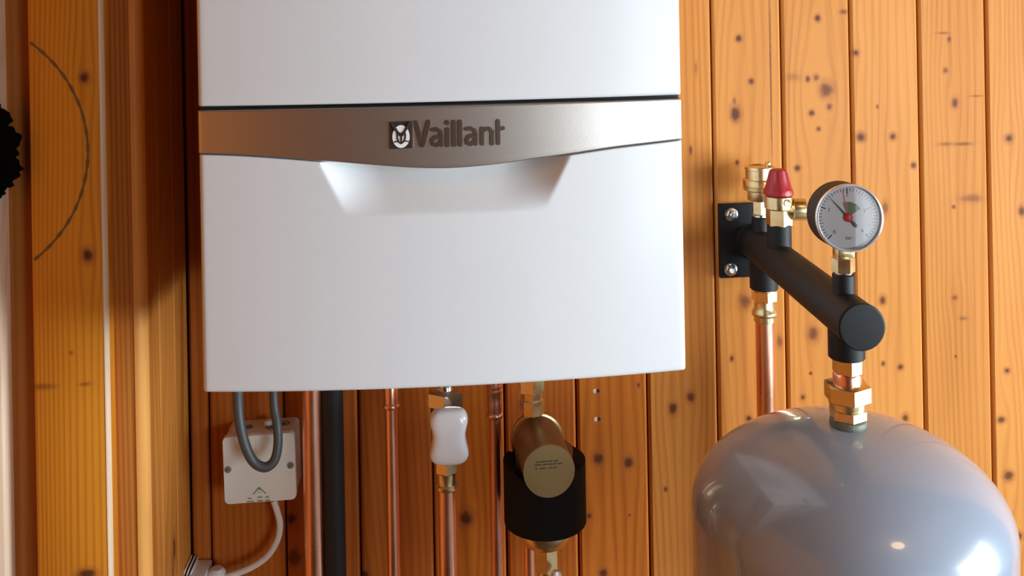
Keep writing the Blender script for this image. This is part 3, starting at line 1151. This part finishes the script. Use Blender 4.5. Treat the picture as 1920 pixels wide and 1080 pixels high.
# --- expansion vessel and its union
a, r, z = S_front_low
k = lambda v: rad(v, a)
zz = lambda py, rr=0.0: zat(1588, py, a.y - rr)
ax_, ay_ = a.x + .0002, a.y
ztop = zz(811, k(33))
un = thing('union_coupling', 'brass union joining the black arm to the grey tank', 'coupling', (ax_, ay_, ztop))
bm = B()
hexn(bm, (ax_, ay_, 0), (0, 0, 1), k(27), zz(708, k(25)), z + .002, .45)
obj('upper_nut', bm, M['brass'], un)
bm = B()
lathe(bm, [(k(24), zz(730, k(26))), (k(26.5), zz(729, k(26))), (k(26.5), zz(711, k(26))), (k(24), zz(707, k(26)))], (ax_, ay_, 0), n=40)
obj('washer', bm, M['copper'], un)
bm = B()
hexn(bm, (ax_, ay_, 0), (0, 0, 1), k(43), zz(767, k(40)), zz(733, k(38)), .42, ch=k(4))
obj('union_nut', bm, M['brass'], un)
bm = B()
lathe(bm, [(k(31), zz(779, k(33))), (k(33.5), zz(777, k(33))), (k(33.5), zz(771, k(33))), (k(34.5), zz(770, k(33))), (k(34.5), zz(765, k(33))), (k(32), zz(763, k(33)))], (ax_, ay_, 0), n=40)
obj('collar', bm, M['brass'], un)
bm = B()
hexn(bm, (ax_, ay_, 0), (0, 0, 1), k(34), zz(797, k(31)), zz(778, k(31)), .42)
obj('lower_nut', bm, M['brass'], un)
bm = B()
lathe(bm, [(k(31), ztop - .004), (k(33.5), ztop), (k(34), ztop + .003), (k(32.5), ztop + .0045), (k(33), ztop + .006), (k(30), ztop + .007)], (ax_, ay_, 0), n=40)
obj('thread_seal', bm, M['gasket'], un, label='greenish sealing tape on the thread')

TR = .1505
DH = .086
tank = thing('expansion_vessel', 'glossy grey domed expansion vessel in the lower right corner', 'tank', (ax_, ay_, ztop - .42))
bm = B()
prof = []
NP = 40
EX = 1.95
for i in range(NP + 1):
    q = math.pi / 2 * i / NP
    rr = TR * math.sin(q) ** (2 / EX)
    hh = DH * math.cos(q) ** (2 / EX)
    prof.append((rr, ztop - DH + hh))
prof[0] = (0, ztop)
prof.append((TR, ztop - DH - .12))
prof += [(TR * math.cos(math.pi / 2 * i / 16) ** (2 / EX), ztop - DH - .12 - .12 * math.sin(math.pi / 2 * i / 16) ** (2 / EX)) for i in range(1, 16)] + [(0, ztop - DH - .24)]
lathe(bm, prof, (ax_ - .0025, ay_, 0), n=96)
obj('shell', bm, M['grey_paint'], tank, angle=60)

# ================================================================== UNDER THE BOILER
ZP0 = .75      # lower end of the pipes, well below the frame


def vpipe(name, label, px, Y, rpx, mat=None, top=None, py=900, fit=None, cat='pipe', group=None):
    w = P(px, py, Y)
    r_ = rad(rpx, w)
    t = thing(name, label, cat, (w.x, w.y, ZP0), group)
    bm = B()
    cyl(bm, (w.x, w.y, 0), (0, 0, 1), r_, ZP0, (BZ0 + .0035) if top is None else top)
    obj('tube', bm, mat or M['copper'], t)
    return t, w, r_


vpipe('copper_pipe', 'thick plain copper pipe beside the dark grey pipe', 588.5, -.055, 19.5)
vpipe('grey_pipe', 'dark grey lagged pipe next to the thick copper pipe', 627.5, -.055, 18.5, M['pipe_dark'])


def press_fitting(t, w, r_, px, y0, y1, full, mat='copper'):
    za, zb_ = zat(px, y1, w.y - r_), zat(px, y0, w.y - r_)
    bm = B()
    pr_ = [(r_, za - .001), (r_ * 1.12, za), (r_ * 1.30, za + .001), (r_ * 1.36, za + .003), (r_ * 1.30, za + .005), (r_ * 1.14, za + .0062)]
    if full:
        pr_ += [(r_ * 1.16, za + .010), (r_ * 1.2, (za + zb_) / 2), (r_ * 1.14, zb_ - .012), (r_ * 1.30, zb_ - .0095), (r_ * 1.32, zb_ - .007), (r_ * 1.16, zb_ - .0055), (r_ * 1.3, zb_ - .004), (r_ * 1.3, zb_ - .0015), (r_ * 1.1, zb_)]
    else:
        pr_ += [(r_ * 1.16, zb_ - .001), (r_ * 1.1, zb_)]
    lathe(bm, pr_, (w.x, w.y, 0), n=36)
    obj('press_fitting', bm, M[mat], t)


t, w, r_ = vpipe('copper_pipe', 'thin copper pipe left of the white valve handle', 736, -.075, 12.0)
press_fitting(t, w, r_, 735, 715, 769, False)
t, w, r_ = vpipe('copper_pipe', 'thin copper pipe with ribbed press fitting between valve and filter', 930, -.08, 11.8)
press_fitting(t, w, r_, 928, 724, 787, True)
t, w, r_ = vpipe('copper_pipe', 'copper pipe hidden behind the brass filter', 993, -.045, 10.5, py=1050)

# valve with white handle
w = P(839, 950, -.11)
r_ = rad(17.5, w)
X, Yv = w.x, w.y
zz = lambda py, rr=0.0: zat(839, py, Yv - rr)
k = lambda v: rad(v, w)
t = thing('copper_pipe', 'copper pipe with brass coupling below the white valve handle', 'pipe', (X, Yv, ZP0))
bm = B()
cyl(bm, (X, Yv, 0), (0, 0, 1), r_, ZP0, zz(915))
obj('tube', bm, M['copper'], t)
bm = B()
za = zz(925, k(20))
lathe(bm, [(k(18), za - .001), (k(20.5), za), (k(22), za + .002), (k(22), za + .005), (k(19), za + .007), (k(18.5), za + .012), (k(19.5), zz(893, k(20)))], (X, Yv, 0), n=36)
hexn(bm, (X, Yv, 0), (0, 0, 1), k(22), zz(893, k(20)), zz(872, k(20)), .5)
obj('coupling', bm, M['brass'], t)
iv = thing('isolation_valve', 'isolation valve with a waisted white plastic handle and chrome nut', 'valve', (X, Yv, zz(872)))
bm = B()
hexn(bm, (X, Yv, 0), (0, 0, 1), k(36), zz(769, k(30)), zz(741, k(30)), .5)
lathe(bm, [(k(14), zz(742, k(14))), (k(14), BZ0 + .0035)], (X, Yv, 0), n=32)
obj('hex_nut', bm, M['chrome'], iv)
bm = B()
lathe(bm, [(k(20), zz(872, k(20))), (k(24), zz(860, k(20))), (k(27), zz(835, k(20))), (k(27), zz(800, k(20))), (k(24), zz(772, k(20))), (k(30), zz(768, k(20)))], (X, Yv, 0), n=36)
lathe(bm, [(k(13), 0), (k(13), .030)], (X, Yv, zz(820)), (0, -1, 0), 28)
obj('valve_body', bm, M['brass'], iv)
# handle: waisted outline, rounded
YH = Yv - .036
hp = P(842, 825, YH - .010)
kh = lambda v: rad(v, hp)
prof = [(-54, 20), (-50, 29), (-43, 34.5), (-34, 37), (-24, 35.5), (-10, 31), (4, 31.5), (18, 35), (30, 38), (40, 36), (47, 29), (51.5, 19)]
outl = []
for (dy, hw) in prof:
    outl.append((dy, hw))
bm = B()
pts = [(hw, dy) for dy, hw in outl] + [(-hw, dy) for dy, hw in outl[::-1]]
loops = []
for (s, d) in ((.86, .010), (1.0, .006), (1.0, -.004), (.965, -.0085), (.88, -.0115), (.72, -.0133), (.45, -.0142)):
    loops.append([bm.verts.new((hp.x + kh(u) * s, YH + d, hp.z - kh(v) * (s if s > .8 else s * 1.05))) for u, v in pts])
for A, C in zip(loops, loops[1:]):
    for i in range(len(pts)):
        j = (i + 1) % len(pts)
        bm.faces.new((A[i], A[j], C[j], C[i]))
bm.faces.new(loops[0])
bm.faces.new(loops[-1])
hd = obj('handle', bm, M['handle'], iv, angle=70, label='white waisted plastic handle')
sm = hd.modifiers.new('smooth', 'SUBSURF')
sm.levels = 1
sm.render_levels = 2

# brass filter
Yf = -.125
w = P(1008, 824, -.095)
k = lambda v: rad(v, w)
fc = P(1029, 882, -.183)
fb = P(1007, 823, -.095)
fa = (fc - fb).normalized()
FR = rad(49, fc)
FL = (fc - fb).length
fil = thing('dirt_filter', 'brass dirt filter with a round cap and black magnetic cuff', 'filter', (fb.x, Yf, ZP0))
bm = B()
lathe(bm, [(FR * .9, -.02), (FR * 1.07, -.006), (FR * 1.07, 0), (FR * 1.03, .0015), (FR * 1.0, .004), (FR * .985, .02), (FR * .985, FL - .001)], fb, fa, 56)
obj('filter_barrel', bm, M['brass_dull'], fil)
bm = B()
lathe(bm, [(FR * 1.10, .0005), (FR * 1.11, .002), (FR * 1.08, .004), (FR * 1.0, .0045)], fb, fa, 56, cap=False)
obj('barrel_ring', bm, M['brass'], fil)
bm = B()
lathe(bm, [(FR * .985, FL - .001), (FR, FL), (FR, FL + .0015), (FR * .985, FL + .0026), (0, FL + .003)], fb, fa, 56)
fcap = obj('cap', bm, plain('cap_brass', (.40, .285, .125), .40, metal=.85, var=.08, vscale=30), fil, label='flat round brass cap with engraving')
fu, fv = Vector((1, 0, 0)), None
fu = (fu - fa * fu.dot(fa)).normalized()
fv = fu.cross(fa)
if fv.z < 0:
    fv = -fv
bm = B()
fplace = lambda u, v, d: fc + fa * (.003 + d) + fu * (u * FR) + fv * (v * FR)
for (vv, segs) in ((.38, ((-.5, -.42), (-.36, -.1), (-.05, .12), (.2, .34))), (.27, ((-.55, -.3), (-.24, -.05), (0, .3), (.36, .5))), (.13, ((-.52, -.46), (-.36, -.12), (.0, .1), (.16, .3)))):
    for (s0, s1) in segs:
        stroke(bm, [(s0, vv), (s1, vv + .01)], .045, -.0005, .00012, fplace, cap=2)
obj('engraving', bm, M['badge'], fcap)
# connection nuts above
fx, fy = P(997, 745, -.105).x, -.105
zz = lambda py, rr=0.0: zat(997, py, fy - rr)
bm = B()
hexn(bm, (fx, fy, 0), (0, 0, 1), k(25), zz(742, k(22)), BZ0 + .0035, .55)
obj('inlet_nut', bm, M['brass'], fil)
bm = B()
lathe(bm, [(k(23), zz(782, k(20))), (k(23), zz(757, k(22))), (k(20.5), zz(754, k(22))), (k(20.5), zz(741, k(22)))], (fx, fy, 0), n=8)
obj('inlet_neck', bm, M['brass'], fil)
# vertical lower chamber
vx = P(1022, 950, Yf).x
RC = rad(77, P(1022, 950, Yf))
zz = lambda py, rr=0.0: zat(1022, py, Yf - rr)
zcut = zz(1016, RC)
bm = B()
lathe(bm, [(RC * .70, zcut - .001), (RC * .70, fb.z + (fc.z - fb.z) * .4)], (vx, Yf, 0), n=48)
obj('chamber', bm, M['brass_dull'], fil)
bm = B()
zl = zz(1046, RC * .66)
lathe(bm, [(RC * .45, zl), (RC * .56, zl + .003), (RC * .68, zl + .016), (RC * .70, zl + .022), (RC * .66, zcut + .004)], (vx, Yf, 0), n=48)
obj('bowl', bm, M['brass'], fil)
bm = B()
hexn(bm, (vx, Yf, 0), (0, 0, 1), rad(23, P(1022, 1050, Yf)), zz(1078, k(20)), zl + .001, .5)
lathe(bm, [(k(15), ZP0), (k(15), zz(1077, k(16)))], (vx, Yf, 0), n=32)
obj('outlet_nut', bm, M['brass'], fil)
wq = P(1043, 1079, Yf - .02)
bm = B()
lathe(bm, [(.0001, -.004), (k(9), -.003), (k(10), .002), (k(8), .006), (0, .0066)], wq, (.2, -1, .3), 24)
obj('drain_plug', bm, M['handle'], fil, label='small pale plug')
# black cuff: ring with saddle cuts for the barrel
bm = B()
NC = 96
zt = zat(1089, 857, Yf)
ri = RC * .73
outer_t, outer_b, inner_t, inner_b = [], [], [], []
bx = lambda y_: fb.x + (fc.x - fb.x) * ((y_ - fb.y) / (fc.y - fb.y))
bz = lambda y_: fb.z + (fc.z - fb.z) * ((y_ - fb.y) / (fc.y - fb.y))


def cuff_top(x_, y_):
    d = x_ - bx(y_)
    rr = FR * 1.10
    if abs(d) >= rr:
        e = (abs(d) - rr) / .004
        return zt - .004 * max(0, 1 - e) ** 2
    return min(zt - .004, bz(y_) - math.sqrt(rr * rr - d * d))


for i in range(NC):
    q = 2 * math.pi * i / NC
    for (rr, lst, top) in ((RC, outer_t, 1), (RC, outer_b, 0), (ri, inner_t, 1), (ri, inner_b, 0)):
        x_, y_ = vx + math.cos(q) * rr, Yf + math.sin(q) * rr
        lst.append(bm.verts.new((x_, y_, cuff_top(x_, y_) if top else zcut)))
for i in range(NC):
    j = (i + 1) % NC
    bm.faces.new((outer_b[i], outer_b[j], outer_t[j], outer_t[i]))
    bm.faces.new((inner_b[j], inner_b[i], inner_t[i], inner_t[j]))
    bm.faces.new((outer_t[i], outer_t[j], inner_t[j], inner_t[i]))
    bm.faces.new((outer_b[j], outer_b[i], inner_b[i], inner_b[j]))
obj('magnetic_cuff', bm, M['foam'], fil, angle=50, label='black cuff cradling the brass barrel')

# junction box
YB = -.048
c0, c1, c2, c3 = P(416, 820, YB), P(552, 811, YB), P(555, 937, YB), P(421, 947, YB)
ctr = (c0 + c1 + c2 + c3) / 4
wd = ((c1 - c0).length + (c2 - c3).length) / 2
ht = ((c0 - c3).length + (c1 - c2).length) / 2
tl = math.atan2((c1 - c0).z + (c2 - c3).z, (c1 - c0).x + (c2 - c3).x)
MB4 = Matrix.Translation((ctr.x, 0, ctr.z)) @ Matrix.Rotation(-tl, 4, 'Y')
jb = thing('junction_box', 'small grey-white electrical junction box on the wall below the boiler', 'junction box', (ctr.x, 0, ctr.z - ht / 2))


def rrect(w_, h_, r, n=6):
    out = []
    for (sx, sy, a0) in ((1, 1, 0), (-1, 1, 90), (-1, -1, 180), (1, -1, 270)):
        for i in range(n + 1):
            q = R(a0 + 90 * i / n)
            out.append((sx * (w_ / 2 - r) + math.cos(q) * r, sy * (h_ / 2 - r) + math.sin(q) * r))
    return out


def rbox(bm, levels, mat4):
    loops = [[bm.verts.new(mat4 @ Vector((u, y_, v))) for u, v in rrect(w_, h_, r)] for (w_, h_, r, y_) in levels]
    for A, C in zip(loops, loops[1:]):
        for i in range(len(A)):
            j = (i + 1) % len(A)
            bm.faces.new((A[i], A[j], C[j], C[i]))
    bm.faces.new(loops[0])
    bm.faces.new(loops[-1])
    return bm


bm = B()
rbox(bm, [(wd * .985, ht * .985, .006, 0), (wd * .97, ht * .97, .006, YB + .009)], MB4)
obj('base', bm, M['box_grey'], jb)
bm = B()
rbox(bm, [(wd, ht, .006, YB + .009), (wd, ht, .006, YB + .0015), (wd * .985, ht * .985, .0055, YB)], MB4)
lid = obj('lid', bm, M['box_grey'], jb)
jp = lambda u, v, d: MB4 @ Vector((u, YB - d, v))
scr = None
for s in (-1, 1):
    bm = B()
    lathe(bm, [(.0042, -.002), (.0042, .0003), (.0034, .0006), (0, .0006)], jp(s * wd * .435, .0015, 0), (0, -1, 0), 20)
    so = obj('lid_screw', bm, M['box_hole'], jb, label='dark lid screw')
    bm = B()
    stroke(bm, [(-.002, -.001), (.002, .001)], .0009, .0004, .0009, lambda u, v, d, s=s: jp(s * wd * .435 + u, .0015 + v, d), cap=2)
    obj('screw_slot', bm, M['zinc'], so)
bm = B()
stroke(bm, [(-.002, ht * .47), (-.002, ht * .18)], .0014, -.0005, .0004, jp, cap=2)
obj('mould_line', bm, M['box_grey'], jb)
# knock-outs on top, cable gland
for (u, y_) in ((-.018, -.022), (.012, -.024), (.026, -.018)):
    bm = B()
    lathe(bm, [(.0075, -.002), (.0075, .0012), (.006, .0016), (.005, .0004), (0, .0004)], MB4 @ Vector((u, y_, ht * .485)), (0, 0, 1), 24)
    ko = obj('knockout', bm, M['box_hole'], jb)
bm = B()
lathe(bm, [(.0052, 0), (.0052, .006), (.0035, .007)], MB4 @ Vector((.007, -.018, ht * .485)), (0, 0, 1), 18)
obj('gland', bm, M['plug'], jb)
# printed green mark
kk = 1.0 / 1500
bm = B()
stroke(bm, [(-.0085, -.0305), (-.001, -.0225), (.0065, -.0305)], .0012, -.0003, .00025, jp, cap=2)
stroke(bm, [(-.0035, -.0262), (-.001, -.0242), (.0015, -.0262)], .0008, -.0003, .00025, jp, cap=2)
stroke(bm, [(-.003, -.0288), (.0012, -.0288)], .0006, -.0003, .00025, jp, cap=2)
obj('printed_mark', bm, M['print_green'], lid, label='green roof-shaped printed mark')
bm = B()
for (u0, u1, v) in ((-.0145, -.011, -.035), (-.003, .002, -.0345), (.0065, .010, -.035), (-.016, -.0085, -.039), (-.0035, .0025, -.0388), (.006, .011, -.039)):
    stroke(bm, [(u0, v), (u1, v)], .0016, -.0003, .00025, jp, cap=2)
obj('printed_lines', bm, M['print_grey'], lid)

# grey flex looping down in front of the box
cab = [(445.5, 640, -.073), (445.5, 690, -.074), (446, 735, -.076), (447, 768, -.079), (451, 800, -.083), (461, 838, -.086), (476, 866, -.087), (497, 876, -.086), (514, 864, -.083), (521, 835, -.079), (520, 800, -.074), (515, 768, -.068), (513, 735, -.064), (512, 690, -.062), (511.5, 640, -.060)]
pts = [P(*c) for c in cab]
pts[0].z = BZ0 + .0035
pts[-1].z = BZ0 + .0035
bm = B()
tube(bm, smooth_path(pts, 10), lambda t: rad(10.4 - 2.6 * t, pts[6]), 18)
tag(obj('power_flex', bm, M['grey_cable'], origin=pts[6]), 'dark grey flex looping from the boiler across the junction box', 'cable')
# white cable from box to plug
cab = [(513, 938, -.020), (520, 960, -.020), (525, 985, -.020), (519, 1015, -.021), (500, 1044, -.022), (470, 1064, -.023), (438, 1077, -.024), (405, 1088, -.024)]
pts = [P(*c) for c in cab]
bm = B()
tube(bm, smooth_path(pts, 10), rad(6.0, pts[3]), 16)
tag(obj('mains_cable', bm, M['white_cable'], origin=pts[3]), 'white cable curving from the junction box to the plug', 'cable')
# plug and socket at the lower edge
pw = P(383, 1088, -.024)
k = lambda v: rad(v, pw)
plug = thing('mains_plug', 'pale grey ribbed plug at the bottom of the wall by the corner', 'plug', (pw.x, 0, pw.z - k(30)))
MP = Matrix.Translation((pw.x, 0, pw.z)) @ Matrix.Rotation(R(5), 4, 'Y')
bm = B()
box(bm, k(-26), k(6), -.040, -.001, k(-34), k(20), .0022, 3, MP)
obj('plug_body', bm, M['plug'], plug)
for i in range(4):
    bm = B()
    box(bm, k(-46 + i * 6), k(-43 + i * 6), -.036, -.004, k(-32), k(22), .0007, 1, MP @ Matrix.Rotation(R(14), 4, 'Y'))
    obj('rib', bm, M['plug'], plug)
bm = B()
box(bm, k(-44), k(-22), -.030, -.006, k(-30), k(12), .001, 1, MP)
obj('rib_core', bm, M['print_grey'], plug)
bm = B()
lathe(bm, [(k(17), k(-32)), (k(18), k(4)), (k(16), k(16)), (k(10), k(22)), (0, k(23))], MP @ Vector((k(22), -.022, 0)), (.05, 0, 1), 32)
obj('plug_nose', bm, M['plug'], plug)
bm = B()
cyl(bm, MP @ Vector((k(8), -.022, k(-6))), (1, 0, -.08), k(11), 0, k(38), n=28)
obj('cable_sleeve', bm, M['plug'], plug)

# ceiling lamp behind the camera
lamp = thing('ceiling_lamp', 'small warm glowing ceiling lamp out of frame', 'lamp', (.80, -1.30, Z1))
bm = B()
lathe(bm, [(.10, -.03), (.11, 0)], (.80, -1.30, Z1), (0, 0, 1), 32)
obj('lamp_base', bm, M['frame_white'], lamp)
bm = B()
lathe(bm, [(0, -.10), (.07, -.092), (.11, -.07), (.11, -.03)], (.80, -1.30, Z1), (0, 0, 1), 32)
obj('lamp_globe', bm, M['lamp_glow'], lamp)
